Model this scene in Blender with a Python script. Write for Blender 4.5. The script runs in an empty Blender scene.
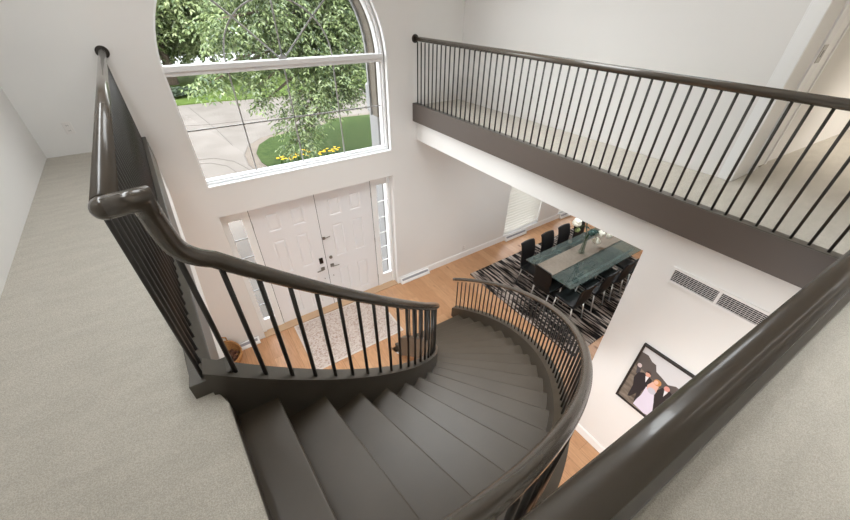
import bpy, bmesh, math, random
from mathutils import Vector, Matrix
random.seed(7)
scene = bpy.context.scene
col = scene.collection
PI = math.pi
rad = math.radians

# ---------------------------------------------------------------- measurements (metres, floor z = 0)
EYE = 4.85                     # camera height
UP = 3.541                     # upper floor level
RISE = UP / 19
WY = 5.073                     # room face of the front wall
CI, RI = (-0.079, 3.131), 1.95     # inner stair circle (tread ends)
CO, RO = (-0.050, 3.367), 3.19     # outer stair circle (tread ends)
RW = 3.25                      # face of the right wall
CEIL = 6.30
LOWCEIL = 3.00


def ang_in(k): return -35.4 + (9 - k) * 5.95
def ang_out(k): return 2.0 - 5.33 * (k - 1)
def nose_in(a): return RISE * (9 + (-35.4 - a) / 5.95)
def nose_out(a): return RISE * (1 + (2.0 - a) / 5.33)
def pin(a, r=RI): return (CI[0] + r * math.cos(rad(a)), CI[1] + r * math.sin(rad(a)))
def pout(a, r=RO): return (CO[0] + r * math.cos(rad(a)), CO[1] + r * math.sin(rad(a)))
def left_line(y): return -0.264 - 0.0455 * (y - 1.2)      # centre of the left guard
def near_line(x): return 0.031 - 0.052 * x                # centre of the near guard
def edge_line(y): return -0.179 - 0.063 * (y - 0.6)       # carpet nosing at the stair head


# ---------------------------------------------------------------- materials
def srgb(r, g, b):
    def f(c):
        c /= 255.0
        return c / 12.92 if c <= 0.04045 else ((c + 0.055) / 1.055) ** 2.4
    return (f(r), f(g), f(b), 1.0)


def ext(r, g, b, k=0.68):
    """measured daylight colour of an outdoor surface, as albedo"""
    c = srgb(r, g, b)
    return (c[0] * k, c[1] * k, c[2] * k, 1.0)


def new_mat(name):
    m = bpy.data.materials.new(name)
    m.use_nodes = True
    nt = m.node_tree
    nt.nodes.clear()
    out = nt.nodes.new('ShaderNodeOutputMaterial')
    return m, nt, out


def N(nt, t, **kw):
    n = nt.nodes.new(t)
    for k, v in kw.items():
        if k in n.inputs.keys():
            n.inputs[k].default_value = v
        else:
            setattr(n, k, v)
    return n


def ramp(nt, stops):
    r = nt.nodes.new('ShaderNodeValToRGB')
    el = r.color_ramp.elements
    while len(el) < len(stops):
        el.new(0.5)
    for e, (p, c) in zip(el, stops):
        e.position = p
        e.color = c
    return r


def plain(name, c, rough=0.5, metal=0.0, spec=0.5, var=0.0, scale=4.0, bump=0.0, bscale=200.0, coat=0.0):
    m, nt, out = new_mat(name)
    p = N(nt, 'ShaderNodeBsdfPrincipled', Roughness=rough, Metallic=metal)
    p.inputs['Specular IOR Level'].default_value = spec
    p.inputs['Coat Weight'].default_value = coat
    nt.links.new(p.outputs[0], out.inputs[0])
    tc = N(nt, 'ShaderNodeTexCoord')
    if var > 0:
        n = N(nt, 'ShaderNodeTexNoise', Scale=scale, Detail=4.0)
        nt.links.new(tc.outputs['Object'], n.inputs['Vector'])
        lo = tuple(x * (1 - var) for x in c[:3]) + (1,)
        hi = tuple(min(1, x * (1 + var)) for x in c[:3]) + (1,)
        r = ramp(nt, [(0.3, lo), (0.7, hi)])
        nt.links.new(n.outputs['Fac'], r.inputs['Fac'])
        nt.links.new(r.outputs['Color'], p.inputs['Base Color'])
    else:
        p.inputs['Base Color'].default_value = c
    if bump > 0:
        n2 = N(nt, 'ShaderNodeTexNoise', Scale=bscale, Detail=3.0)
        nt.links.new(tc.outputs['Object'], n2.inputs['Vector'])
        b = N(nt, 'ShaderNodeBump', Strength=bump, Distance=0.01)
        nt.links.new(n2.outputs['Fac'], b.inputs['Height'])
        nt.links.new(b.outputs['Normal'], p.inputs['Normal'])
    return m


M = {}
M['wall'] = plain('wall_paint', srgb(228, 226, 223), 0.75, spec=0.25, var=0.012, scale=1.5, bump=0.03, bscale=90)
M['ceiling'] = plain('ceiling_paint', srgb(238, 236, 233), 0.9, spec=0.1)
M['white'] = plain('white_trim_paint', srgb(238, 238, 237), 0.35, spec=0.4)
M['door'] = plain('white_door_paint', srgb(232, 231, 232), 0.4, spec=0.4)
M['vinyl'] = plain('white_vinyl', srgb(226, 226, 226), 0.35)
M['bronze'] = plain('dark_bronze_paint', srgb(74, 69, 62), 0.38, spec=0.5, var=0.05, scale=6)
M['rail'] = plain('handrail_paint', srgb(70, 62, 53), 0.26, spec=0.6, var=0.04, scale=8, coat=0.35)
M['tread'] = plain('tread_paint', srgb(73, 64, 53), 0.40, spec=0.4, var=0.06, scale=5, bump=0.02, bscale=60)
M['iron'] = plain('dark_iron', srgb(42, 38, 34), 0.36, spec=0.5)
M['fascia'] = plain('fascia_paint', srgb(88, 79, 73), 0.45, spec=0.4)
M['steel'] = plain('brushed_steel', srgb(150, 146, 140), 0.3, metal=1.0)
M['chrome'] = plain('chrome', srgb(232, 232, 232), 0.28, metal=0.9)
M['blackplastic'] = plain('black_plastic', srgb(24, 24, 26), 0.35)
M['leather'] = plain('black_leather', srgb(26, 25, 26), 0.5, spec=0.35, bump=0.08, bscale=120)
M['porch'] = plain('porch_paint', ext(160, 159, 158), 0.6)
M['outlet'] = plain('outlet_plastic', srgb(228, 224, 220), 0.4)
M['slot'] = plain('dark_slot', srgb(62, 58, 58), 0.7)
M['louver'] = plain('grey_louver', srgb(150, 150, 156), 0.5)
M['muntin'] = plain('grey_grille_bar', srgb(150, 148, 146), 0.4)
M['grille'] = plain('white_grille', srgb(228, 226, 224), 0.45)
M['wicker'] = plain('woven_wicker', srgb(172, 126, 78), 0.75, var=0.2, scale=40, bump=0.5, bscale=90)
M['cone'] = plain('pine_cone_brown', srgb(92, 58, 40), 0.8, var=0.4, scale=60)
M['petal'] = plain('white_petal', srgb(240, 240, 226), 0.7)
M['bud'] = plain('green_bud', srgb(150, 165, 110), 0.7)
M['stem'] = plain('green_stem', srgb(60, 92, 48), 0.6)
M['leafdark'] = plain('dark_leaf', srgb(40, 72, 66), 0.5)
M['tablewood'] = plain('grey_wood', srgb(140, 130, 118), 0.5, var=0.12, scale=25)
M['tablebase'] = plain('black_lacquer', srgb(28, 27, 28), 0.4)
M['bark'] = plain('bark', srgb(92, 80, 68), 0.9, var=0.3, scale=20, bump=0.5, bscale=30)
M['tan'] = plain('tan_stucco', ext(128, 119, 106), 0.9, var=0.08, scale=12)
M['yellow'] = plain('yellow_petal', srgb(250, 205, 30), 0.6)
M['frameblack'] = plain('black_frame', srgb(32, 29, 28), 0.4)
M['lens'] = plain('keypad_black', srgb(18, 18, 20), 0.15)


def carpet_mat(name, c):
    m, nt, out = new_mat(name)
    p = N(nt, 'ShaderNodeBsdfPrincipled', Roughness=0.95)
    p.inputs['Specular IOR Level'].default_value = 0.05
    p.inputs['Sheen Weight'].default_value = 0.15
    tc = N(nt, 'ShaderNodeTexCoord')
    fine = N(nt, 'ShaderNodeTexNoise', Scale=260.0, Detail=2.0)
    big = N(nt, 'ShaderNodeTexNoise', Scale=9.0, Detail=3.0)
    mp = N(nt, 'ShaderNodeMapping')
    mp.inputs['Scale'].default_value = (0.6, 1.8, 1.0)
    nt.links.new(tc.outputs['Object'], fine.inputs['Vector'])
    nt.links.new(tc.outputs['Object'], mp.inputs['Vector'])
    nt.links.new(mp.outputs[0], big.inputs['Vector'])
    s = lambda k: tuple(min(1, x * k) for x in c[:3]) + (1,)
    r1 = ramp(nt, [(0.3, s(0.78)), (0.72, s(1.18))])
    r2 = ramp(nt, [(0.35, (0.95, 0.95, 0.95, 1)), (0.65, (1.03, 1.03, 1.03, 1))])
    mx = N(nt, 'ShaderNodeMix', data_type='RGBA', blend_type='MULTIPLY')
    mx.inputs[0].default_value = 1.0
    nt.links.new(fine.outputs['Fac'], r1.inputs['Fac'])
    nt.links.new(big.outputs['Fac'], r2.inputs['Fac'])
    nt.links.new(r1.outputs['Color'], mx.inputs[6])
    nt.links.new(r2.outputs['Color'], mx.inputs[7])
    nt.links.new(mx.outputs[2], p.inputs['Base Color'])
    b = N(nt, 'ShaderNodeBump', Strength=0.35, Distance=0.006)
    nt.links.new(fine.outputs['Fac'], b.inputs['Height'])
    nt.links.new(b.outputs['Normal'], p.inputs['Normal'])
    nt.links.new(p.outputs[0], out.inputs[0])
    return m


M['carpet'] = carpet_mat('beige_carpet', srgb(176, 170, 159))


def wood_floor():
    m, nt, out = new_mat('oak_planks')
    p = N(nt, 'ShaderNodeBsdfPrincipled', Roughness=0.36)
    p.inputs['Specular IOR Level'].default_value = 0.45
    tc = N(nt, 'ShaderNodeTexCoord')
    mp = N(nt, 'ShaderNodeMapping')
    mp.inputs['Rotation'].default_value = (0, 0, PI / 2)
    br = N(nt, 'ShaderNodeTexBrick')
    br.offset = 0.37
    br.inputs['Scale'].default_value = 1.0
    br.inputs['Brick Width'].default_value = 1.9
    br.inputs['Row Height'].default_value = 0.19
    br.inputs['Mortar Size'].default_value = 0.002
    br.inputs['Color1'].default_value = srgb(198, 154, 116)
    br.inputs['Color2'].default_value = srgb(182, 136, 98)
    br.inputs['Mortar'].default_value = srgb(150, 112, 80)
    nt.links.new(tc.outputs['Object'], mp.inputs['Vector'])
    nt.links.new(mp.outputs[0], br.inputs['Vector'])
    gr = N(nt, 'ShaderNodeTexNoise', Scale=6.0, Detail=6.0)
    mp2 = N(nt, 'ShaderNodeMapping')
    mp2.inputs['Scale'].default_value = (9.0, 0.8, 1.0)
    nt.links.new(tc.outputs['Object'], mp2.inputs['Vector'])
    nt.links.new(mp2.outputs[0], gr.inputs['Vector'])
    rg = ramp(nt, [(0.3, (0.82, 0.8, 0.77, 1)), (0.65, (1.06, 1.06, 1.06, 1))])
    nt.links.new(gr.outputs['Fac'], rg.inputs['Fac'])
    kn = N(nt, 'ShaderNodeTexVoronoi', Scale=2.2)
    mp3 = N(nt, 'ShaderNodeMapping')
    mp3.inputs['Scale'].default_value = (1.6, 0.75, 1.0)
    nt.links.new(tc.outputs['Object'], mp3.inputs['Vector'])
    nt.links.new(mp3.outputs[0], kn.inputs['Vector'])
    rk = ramp(nt, [(0.05, (0.36, 0.27, 0.2, 1)), (0.13, (1, 1, 1, 1))])
    nt.links.new(kn.outputs['Distance'], rk.inputs['Fac'])
    m1 = N(nt, 'ShaderNodeMix', data_type='RGBA', blend_type='MULTIPLY')
    m1.inputs[0].default_value = 1.0
    m2 = N(nt, 'ShaderNodeMix', data_type='RGBA', blend_type='MULTIPLY')
    m2.inputs[0].default_value = 0.8
    nt.links.new(br.outputs['Color'], m1.inputs[6])
    nt.links.new(rg.outputs['Color'], m1.inputs[7])
    nt.links.new(m1.outputs[2], m2.inputs[6])
    nt.links.new(rk.outputs['Color'], m2.inputs[7])
    nt.links.new(m2.outputs[2], p.inputs['Base Color'])
    nt.links.new(p.outputs[0], out.inputs[0])
    return m


M['oak'] = wood_floor()


def noise_mix(name, stops, scale, vscale=(1, 1, 1), rough=0.9, detail=4.0, bump=0.3):
    m, nt, out = new_mat(name)
    p = N(nt, 'ShaderNodeBsdfPrincipled', Roughness=rough)
    p.inputs['Specular IOR Level'].default_value = 0.15
    tc = N(nt, 'ShaderNodeTexCoord')
    mp = N(nt, 'ShaderNodeMapping')
    mp.inputs['Scale'].default_value = vscale
    n = N(nt, 'ShaderNodeTexNoise', Scale=scale, Detail=detail)
    nt.links.new(tc.outputs['Object'], mp.inputs['Vector'])
    nt.links.new(mp.outputs[0], n.inputs['Vector'])
    r = ramp(nt, stops)
    nt.links.new(n.outputs['Fac'], r.inputs['Fac'])
    nt.links.new(r.outputs['Color'], p.inputs['Base Color'])
    if bump > 0:
        b = N(nt, 'ShaderNodeBump', Strength=bump, Distance=0.01)
        nt.links.new(n.outputs['Fac'], b.inputs['Height'])
        nt.links.new(b.outputs['Normal'], p.inputs['Normal'])
    nt.links.new(p.outputs[0], out.inputs[0])
    return m


M['rug_foyer'] = noise_mix('mottled_rug', [(0.36, srgb(168, 146, 134)), (0.5, srgb(194, 180, 171)), (0.7, srgb(206, 196, 188))], 34, (1, 1.4, 1))
M['rug_band'] = plain('rug_edge', srgb(206, 198, 190), 0.95, spec=0.1)
M['rug_dining'] = noise_mix('striped_shag', [(0.40, srgb(20, 18, 18)), (0.49, srgb(44, 40, 40)), (0.53, srgb(138, 126, 118)), (0.64, srgb(184, 172, 162))], 3.0, (7.0, 0.6, 1), detail=7.0)
M['lawn'] = noise_mix('lawn_grass', [(0.3, ext(66, 84, 34)), (0.7, ext(92, 110, 48))], 3.0, detail=8.0)
M['island'] = noise_mix('island_grass', [(0.3, ext(42, 60, 20)), (0.7, ext(62, 76, 34))], 5.0, detail=8.0)
M['concrete'] = noise_mix('pale_concrete', [(0.3, ext(109, 102, 95)), (0.7, ext(122, 115, 108))], 0.7, detail=3.0, bump=0.0)
M['kerb'] = noise_mix('kerb_concrete', [(0.3, ext(106, 96, 86)), (0.7, ext(118, 108, 98))], 2.0, bump=0.0)
M['joint'] = plain('concrete_joint', ext(98, 90, 83), 0.9)
M['asphalt'] = plain('pale_street', ext(190, 189, 187), 0.9)
M['hedge'] = noise_mix('hedge_green', [(0.3, srgb(28, 48, 20)), (0.7, srgb(60, 88, 40))], 8.0)


def leaf_mat(name, a, b):
    m, nt, out = new_mat(name)
    d = N(nt, 'ShaderNodeBsdfDiffuse')
    t = N(nt, 'ShaderNodeBsdfTranslucent')
    g = N(nt, 'ShaderNodeBsdfGlossy', Roughness=0.45)
    mx = N(nt, 'ShaderNodeMixShader')
    mx.inputs[0].default_value = 0.42
    mx2 = N(nt, 'ShaderNodeMixShader')
    mx2.inputs[0].default_value = 0.05
    geo = N(nt, 'ShaderNodeNewGeometry')
    r = ramp(nt, [(0.0, a), (1.0, b)])
    nt.links.new(geo.outputs['Random Per Island'], r.inputs['Fac'])
    nt.links.new(r.outputs['Color'], d.inputs['Color'])
    nt.links.new(r.outputs['Color'], t.inputs['Color'])
    nt.links.new(d.outputs[0], mx.inputs[1])
    nt.links.new(t.outputs[0], mx.inputs[2])
    nt.links.new(mx.outputs[0], mx2.inputs[1])
    nt.links.new(g.outputs[0], mx2.inputs[2])
    nt.links.new(mx2.outputs[0], out.inputs[0])
    return m


M['leaf_near'] = leaf_mat('leaf_near', ext(70, 94, 54), ext(160, 176, 116))
M['leaf_far'] = leaf_mat('leaf_far', ext(96, 120, 72), ext(176, 188, 130))
M['leaf_bed'] = leaf_mat('leaf_bed', ext(60, 88, 40), ext(96, 124, 60))


def glass_mat(name, tint, gloss=0.07, body=None, body_fac=0.0):
    m, nt, out = new_mat(name)
    t = N(nt, 'ShaderNodeBsdfTransparent', Color=tint)
    g = N(nt, 'ShaderNodeBsdfGlossy', Roughness=0.02)
    mx = N(nt, 'ShaderNodeMixShader')
    mx.inputs[0].default_value = gloss
    src = t
    if body:
        d = N(nt, 'ShaderNodeBsdfDiffuse', Color=body)
        m0 = N(nt, 'ShaderNodeMixShader')
        m0.inputs[0].default_value = body_fac
        nt.links.new(t.outputs[0], m0.inputs[1])
        nt.links.new(d.outputs[0], m0.inputs[2])
        src = m0
    nt.links.new(src.outputs[0], mx.inputs[1])
    nt.links.new(g.outputs[0], mx.inputs[2])
    nt.links.new(mx.outputs[0], out.inputs[0])
    return m


M['pane'] = glass_mat('window_glass', (0.97, 0.985, 0.98, 1), 0.035)
M['vaseglass'] = glass_mat('vase_glass', (0.86, 0.9, 0.88, 1), 0.12)
M['tableglass'] = glass_mat('table_glass', (0.66, 0.76, 0.75, 1), 0.16, srgb(128, 148, 146), 0.22)


def blind_mat():
    m, nt, out = new_mat('blind_slat')
    d = N(nt, 'ShaderNodeBsdfDiffuse', Color=srgb(226, 222, 216))
    t = N(nt, 'ShaderNodeBsdfTranslucent', Color=srgb(226, 222, 214))
    mx = N(nt, 'ShaderNodeMixShader')
    mx.inputs[0].default_value = 0.5
    nt.links.new(d.outputs[0], mx.inputs[1])
    nt.links.new(t.outputs[0], mx.inputs[2])
    nt.links.new(mx.outputs[0], out.inputs[0])
    return m


M['blind'] = blind_mat()

# ---------------------------------------------------------------- geometry helpers


class MB:
    def __init__(self):
        self.v, self.f, self.s = [], [], []

    def add(self, verts, faces, smooth=False):
        o = len(self.v)
        self.v += [tuple(x) for x in verts]
        self.f += [tuple(i + o for i in f) for f in faces]
        self.s += [smooth] * len(faces)
        return self

    def box(self, x0, x1, y0, y1, z0, z1):
        v = [(x, y, z) for z in (z0, z1) for y in (y0, y1) for x in (x0, x1)]
        f = [(0, 2, 3, 1), (4, 5, 7, 6), (0, 1, 5, 4), (2, 6, 7, 3), (0, 4, 6, 2), (1, 3, 7, 5)]
        return self.add(v, f)

    def hexa(self, a, b):
        """a: 4 bottom points ccw, b: 4 top points ccw"""
        v = list(a) + list(b)
        return self.add(v, [(3, 2, 1, 0), (4, 5, 6, 7), (0, 1, 5, 4), (1, 2, 6, 5), (2, 3, 7, 6), (3, 0, 4, 7)])

    def prism(self, poly, z0, z1):
        n = len(poly)
        v = [(x, y, z0) for x, y in poly] + [(x, y, z1) for x, y in poly]
        f = [tuple(range(n - 1, -1, -1)), tuple(range(n, 2 * n))]
        f += [(i, (i + 1) % n, n + (i + 1) % n, n + i) for i in range(n)]
        return self.add(v, f)

    def prism_y(self, poly, y0, y1):
        """polygon in (x, z) pushed along y"""
        n = len(poly)
        v = [(x, y0, z) for x, z in poly] + [(x, y1, z) for x, z in poly]
        f = [tuple(range(n)), tuple(range(2 * n - 1, n - 1, -1))]
        f += [(i, n + i, n + (i + 1) % n, (i + 1) % n) for i in range(n)]
        return self.add(v, f)

    def prism_x(self, poly, x0, x1):
        """polygon in (y, z) pushed along x"""
        n = len(poly)
        v = [(x0, y, z) for y, z in poly] + [(x1, y, z) for y, z in poly]
        f = [tuple(range(n - 1, -1, -1)), tuple(range(n, 2 * n))]
        f += [(i, (i + 1) % n, n + (i + 1) % n, n + i) for i in range(n)]
        return self.add(v, f)

    def cyl(self, p0, p1, r0, r1=None, n=12, smooth=True):
        return self.tube([p0, p1], [r0, r0 if r1 is None else r1], n, smooth)

    def tube(self, pts, r, n=12, smooth=True):
        """round bar along a polyline, mitred at every bend"""
        pts = [Vector(p) for p in pts]
        k = len(pts)
        rr = r if isinstance(r, (list, tuple)) else [r] * k
        seg = [(pts[i + 1] - pts[i]).normalized() for i in range(k - 1)]
        d = seg[0]
        ref = Vector((0, 0, 1)) if abs(d.z) < 0.95 else Vector((0, 1, 0))
        u = d.cross(ref).normalized()
        w = u.cross(d).normalized()
        v = []
        for i, p in enumerate(pts):
            if i == 0:
                t = seg[0]
            elif i == k - 1:
                t = seg[-1]
            else:
                t = (seg[i - 1] + seg[i]).normalized()
            d = seg[max(i - 1, 0)]
            for j in range(n):
                c, s_ = math.cos(2 * PI * j / n), math.sin(2 * PI * j / n)
                o = u * (c * rr[i]) + w * (s_ * rr[i])
                v.append(p + o - d * (o.dot(t) / max(0.2, d.dot(t))))
            if 0 < i < k - 1:
                q = seg[i - 1].rotation_difference(seg[i])
                u = q @ u
                w = q @ w
        f = []
        for i in range(k - 1):
            for j in range(n):
                a, b = i * n + j, i * n + (j + 1) % n
                f.append((a, b, b + n, a + n))
        o = len(self.v)
        self.add(v, f, smooth)
        self.f.append(tuple(o + j for j in range(n - 1, -1, -1)))
        self.f.append(tuple(o + (k - 1) * n + j for j in range(n)))
        self.s += [False, False]
        return self

    def lathe(self, prof, c=(0, 0, 0), n=20, smooth=True, close=False):
        v = []
        for r, z in prof:
            for j in range(n):
                a = 2 * PI * j / n
                v.append((c[0] + r * math.cos(a), c[1] + r * math.sin(a), c[2] + z))
        f = []
        for i in range(len(prof) - 1):
            for j in range(n):
                a, b = i * n + j, i * n + (j + 1) % n
                f.append((a, b, b + n, a + n))
        o = len(self.v)
        self.add(v, f, smooth)
        if close:
            k = len(prof)
            self.f.append(tuple(o + j for j in range(n - 1, -1, -1)))
            self.f.append(tuple(o + (k - 1) * n + j for j in range(n)))
            self.s += [False, False]
        return self

    def ball(self, c, r, n=10, m=7, sz=1.0):
        prof = [(r * math.sin(PI * i / m), -r * sz * math.cos(PI * i / m)) for i in range(m + 1)]
        prof[0] = (r * 0.02, prof[0][1])
        prof[-1] = (r * 0.02, prof[-1][1])
        return self.lathe(prof, c, n, True, True)

    def build(self, name, m, parent=None, loc=None, bevel=0.0, seg=2):
        me = bpy.data.meshes.new(name)
        off = Vector(loc) if loc is not None else Vector((0, 0, 0))
        me.from_pydata([tuple(Vector(p) - off) for p in self.v], [], self.f)
        for p, s in zip(me.polygons, self.s):
            p.use_smooth = s
        me.update()
        me.materials.append(m)
        o = bpy.data.objects.new(name, me)
        o.location = off
        col.objects.link(o)
        if parent is not None:
            o.parent = parent
        if bevel > 0:
            b = o.modifiers.new('edge', 'BEVEL')
            b.width = bevel
            b.segments = seg
            b.limit_method = 'ANGLE'
            b.angle_limit = rad(40)
        return o


def tag(o, label=None, cat=None, group=None, kind=None):
    if label: o['label'] = label
    if cat: o['category'] = cat
    if group: o['group'] = group
    if kind: o['kind'] = kind
    return o


def thing(name, label, cat, loc=(0, 0, 0), rz=0.0, group=None, kind=None):
    o = bpy.data.objects.new(name, None)
    col.objects.link(o)
    o.location = loc
    o.rotation_euler = (0, 0, rz)
    o.empty_display_size = 0.1
    return tag(o, label, cat, group, kind)


def struct(name, mb, m, label=None, bevel=0.0, parent=None):
    o = mb.build(name, m, parent, bevel=bevel)
    if parent is None:
        tag(o, label, None, None, 'structure')
    return o


def copy_tree(o, parent=None):
    c = o.copy()
    col.objects.link(c)
    c.parent = parent
    for ch in list(o.children):
        copy_tree(ch, c)
    return c


def smooth_path(pts, n=8):
    P = [Vector(p) for p in pts]
    out = []
    for i in range(len(P) - 1):
        p0, p1, p2, p3 = P[max(i - 1, 0)], P[i], P[i + 1], P[min(i + 2, len(P) - 1)]
        for j in range(n):
            t = j / n
            out.append(0.5 * ((2 * p1) + (p2 - p0) * t + (2 * p0 - 5 * p1 + 4 * p2 - p3) * t * t + (3 * p1 - p0 - 3 * p2 + p3) * t ** 3))
    out.append(P[-1])
    return out


# ================================================================ THE SETTING
# ---- lower floor
struct('floor', MB().box(-2.7, 9.6, -2.6, WY + 0.32, -0.12, 0.0), M['oak'], 'wide plank oak floor of foyer and dining room')

# ---- upper floor (carpet over slab): left corridor, landing, bridge, room behind the bridge
mb = MB()
wl = lambda y: -1.277 + 0.055 * (5.07 - y)          # left wall of the corridor
poly = [(wl(-2.2) - 0.05, -2.2), (4.9, -2.2)]
poly += [(4.9, -0.20), (3.2, near_line(3.2) - 0.02), (1.5, near_line(1.5) - 0.02), (edge_line(0.05) - 0.0, near_line(-0.15) - 0.03)]
poly += [(edge_line(0.05), 0.05), (edge_line(0.6), 0.6), (edge_line(1.10), 1.10), (edge_line(1.165) - 0.02, 1.165), (-0.24, 1.19)]
poly += [(left_line(1.2) - 0.02, 1.2), (left_line(WY) - 0.02, WY), (wl(WY) - 0.05, WY)]
mb.prism(poly, UP - 0.025, UP)
mb.prism([(3.20, near_line(3.2) - 0.05), (4.9, -0.25), (4.9, 0.945), (4.12, 0.945), (4.12, WY), (3.20, WY)], UP - 0.025, UP - 0.0005)
mb.prism([(4.85, -2.2), (7.6, -2.2), (7.6, 1.2), (4.85, 1.2)], UP - 0.025, UP - 0.001)
struct('floor_upper', mb, M['carpet'], 'beige carpet of the upper landing and corridors', bevel=0.012)
mb = MB()
mb.prism([(-2.6, -2.2), (4.9, -2.2), (4.9, -0.20), (3.2, near_line(3.2)), (edge_line(0.05) - 0.03, 0.0), (edge_line(0.05) - 0.03, 0.05), (edge_line(1.1) - 0.03, 1.1),
          (left_line(1.2), 1.2), (left_line(WY), WY), (-2.6, WY)], UP - 0.33, UP - 0.026)
mb.prism([(3.26, -0.2), (4.9, -0.2), (4.9, WY), (3.26, WY)], UP - 0.33, UP - 0.026)
mb.box(4.9, 7.6, -2.2, 1.2, UP - 0.33, UP - 0.026)
struct('slab', mb, M['wall'], 'white slab under the upper floor')
struct('ceiling_lower', MB().box(3.38, 9.6, -2.6, WY, LOWCEIL, LOWCEIL + 0.12), M['ceiling'], 'dining room ceiling')
struct('ceiling', MB().box(-2.7, 7.7, -2.4, WY + 0.3, CEIL, CEIL + 0.12), M['ceiling'], 'high foyer ceiling')

# ---- front wall with the openings
Y0, Y1 = WY, WY + 0.30
mb = MB()
DX0, DX1, DZ = 0.0, 2.742, 2.452          # door recess
WX0, WX1, WZ0, WSP = 0.0, 2.747, 2.885, 4.205   # arched window
WC, WR = (WX0 + WX1) / 2, (WX1 - WX0) / 2
mb.box(-2.7, DX0, Y0, Y1, 0, CEIL)
mb.box(DX0, WX1, Y0, Y1, DZ, WZ0)
n = 40
arc = [(WC - WR * math.cos(PI * i / n), WSP + WR * math.sin(PI * i / n)) for i in range(n + 1)]
for (xa, za), (xb, zb) in zip(arc[:-1], arc[1:]):
    mb.prism_y([(xa, za), (xb, zb), (xb, CEIL), (xa, CEIL)], Y0, Y1)
mb.box(WX1, 5.83, Y0, Y1, 0, CEIL)
mb.box(5.83, 7.10, Y0, Y1, 0, 0.145)
mb.box(5.83, 7.10, Y0, Y1, 2.30, CEIL)
mb.box(7.10, 7.93, Y0, Y1, 0, CEIL)
mb.box(7.93, 9.20, Y0, Y1, 0, 0.145)
mb.box(7.93, 9.20, Y0, Y1, 2.30, CEIL)
mb.box(9.20, 9.70, Y0, Y1, 0, CEIL)
struct('wall_front', mb, M['wall'], 'white front wall with arched window and entry recess')

# ---- other walls
mb = MB()
mb.prism([(wl(-2.2), -2.2), (wl(WY), WY), (wl(WY) - 0.2, WY), (wl(-2.2) - 0.2, -2.2)], UP - 0.02, CEIL)
struct('wall_left', mb, M['wall'], 'white side wall of the upper left corridor')
struct('wall_left_lower', MB().box(-2.7, -2.58, -2.6, WY, 0, UP - 0.3), M['wall'], 'white foyer side wall under the corridor')
struct('wall_back', MB().box(-2.7, 7.7, -2.4, -2.2, UP - 0.02, CEIL).box(-2.7, 9.7, -2.72, -2.6, 0, UP - 0.3), M['wall'], 'white wall behind the landing')
mb = MB()
mb.box(RW, RW + 0.13, -2.6, 1.093, 0, UP - 0.22)
mb.box(RW, RW + 0.13, 1.093, WY, 2.985, UP - 0.22)
struct('wall_right', mb, M['wall'], 'white wall under the bridge with dining room opening')
mb = MB()
mb.box(9.58, 9.7, -2.6, WY, 0, LOWCEIL)
mb.box(3.38, 9.7, -0.62, -0.5, 0, LOWCEIL)
struct('wall_dining', mb, M['wall'], 'white far walls of the dining room')
mb = MB()
mb.box(4.12, 4.24, 1.0, WY, UP - 0.03, CEIL)
mb.box(4.12, 4.62, 0.945, 1.06, UP - 0.03, CEIL)
mb.box(4.12, 4.24, 0.02, 1.0, UP + 2.12, CEIL)
mb.box(4.12, 4.24, -2.2, 0.02, UP - 0.03, CEIL)
struct('wall_bridge', mb, M['wall'], 'white wall along the bridge corridor')
mb = MB()
mb.prism([(4.62, 0.985), (7.6, 0.80), (7.6, 1.05), (4.62, 1.05)], UP - 0.03, CEIL)
mb.box(7.5, 7.6, -2.2, 0.9, UP - 0.03, CEIL)
struct('wall_bedroom', mb, M['wall'], 'white wall of the room beyond the bridge doorway')

# left corridor edge: dark curb + white header under it
def strip(mb, off0, off1, z0, z1, y0=1.185, y1=WY):
    a = [(left_line(y0) + off0, y0, z0), (left_line(y0) + off1, y0, z0), (left_line(y1) + off1, y1, z0), (left_line(y1) + off0, y1, z0)]
    b = [(p[0], p[1], z1) for p in a]
    mb.hexa(a, b)
mb = MB()
strip(mb, -0.03, 0.034, LOWCEIL, UP - 0.19, 1.34)
struct('wall_header', mb, M['wall'], 'white drop below the left corridor edge')
mb = MB()
strip(mb, -0.047, 0.043, UP - 0.2, UP + 0.079)
o = struct('trim_1', mb, M['bronze'], 'dark curb along the left corridor edge', bevel=0.004)
# curb return to the stair
mb = MB()
mb.prism([(-0.318, 1.185), (-0.165, 1.178), (-0.165, 1.27), (-0.31, 1.275)], UP - 0.02, UP + 0.0805)
struct('trim_2', mb, M['bronze'], 'dark curb return at the head of the stair', bevel=0.003)
# near curb
mb = MB()
nl = near_line
a = [(-0.16, nl(-0.16) - 0.028), (3.17, nl(3.17) - 0.028), (3.17, nl(3.17) + 0.055), (-0.16, nl(-0.16) + 0.055)]
mb.prism(a, UP - 0.3, UP + 0.079)
struct('trim_3', mb, M['bronze'], 'dark curb under the near guard railing', bevel=0.004)
# bridge fascia and cap
mb = MB()
mb.box(3.168, 3.20, -0.12, WY, 3.304, 3.577)
struct('trim_4', mb, M['fascia'], 'dark fascia board along the bridge edge')
struct('trim_5', MB().box(3.172, 3.252, -0.12, WY, 3.556, 3.583), M['bronze'], 'dark cap on the bridge fascia', bevel=0.003)

# baseboards
def baseboard(name, mb, label):
    return struct(name, mb, M['white'], label)
baseboard('baseboard_front', MB().box(2.742, 9.58, WY - 0.015, WY, 0, 0.135).box(2.742, 9.58, WY - 0.010, WY, 0.135, 0.15), 'white baseboard along the front wall')
baseboard('baseboard_right', MB().box(RW - 0.015, RW, -2.6, 1.093, 0, 0.135).box(RW - 0.010, RW, -2.6, 1.093, 0.135, 0.15), 'white baseboard along the right wall')
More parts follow.
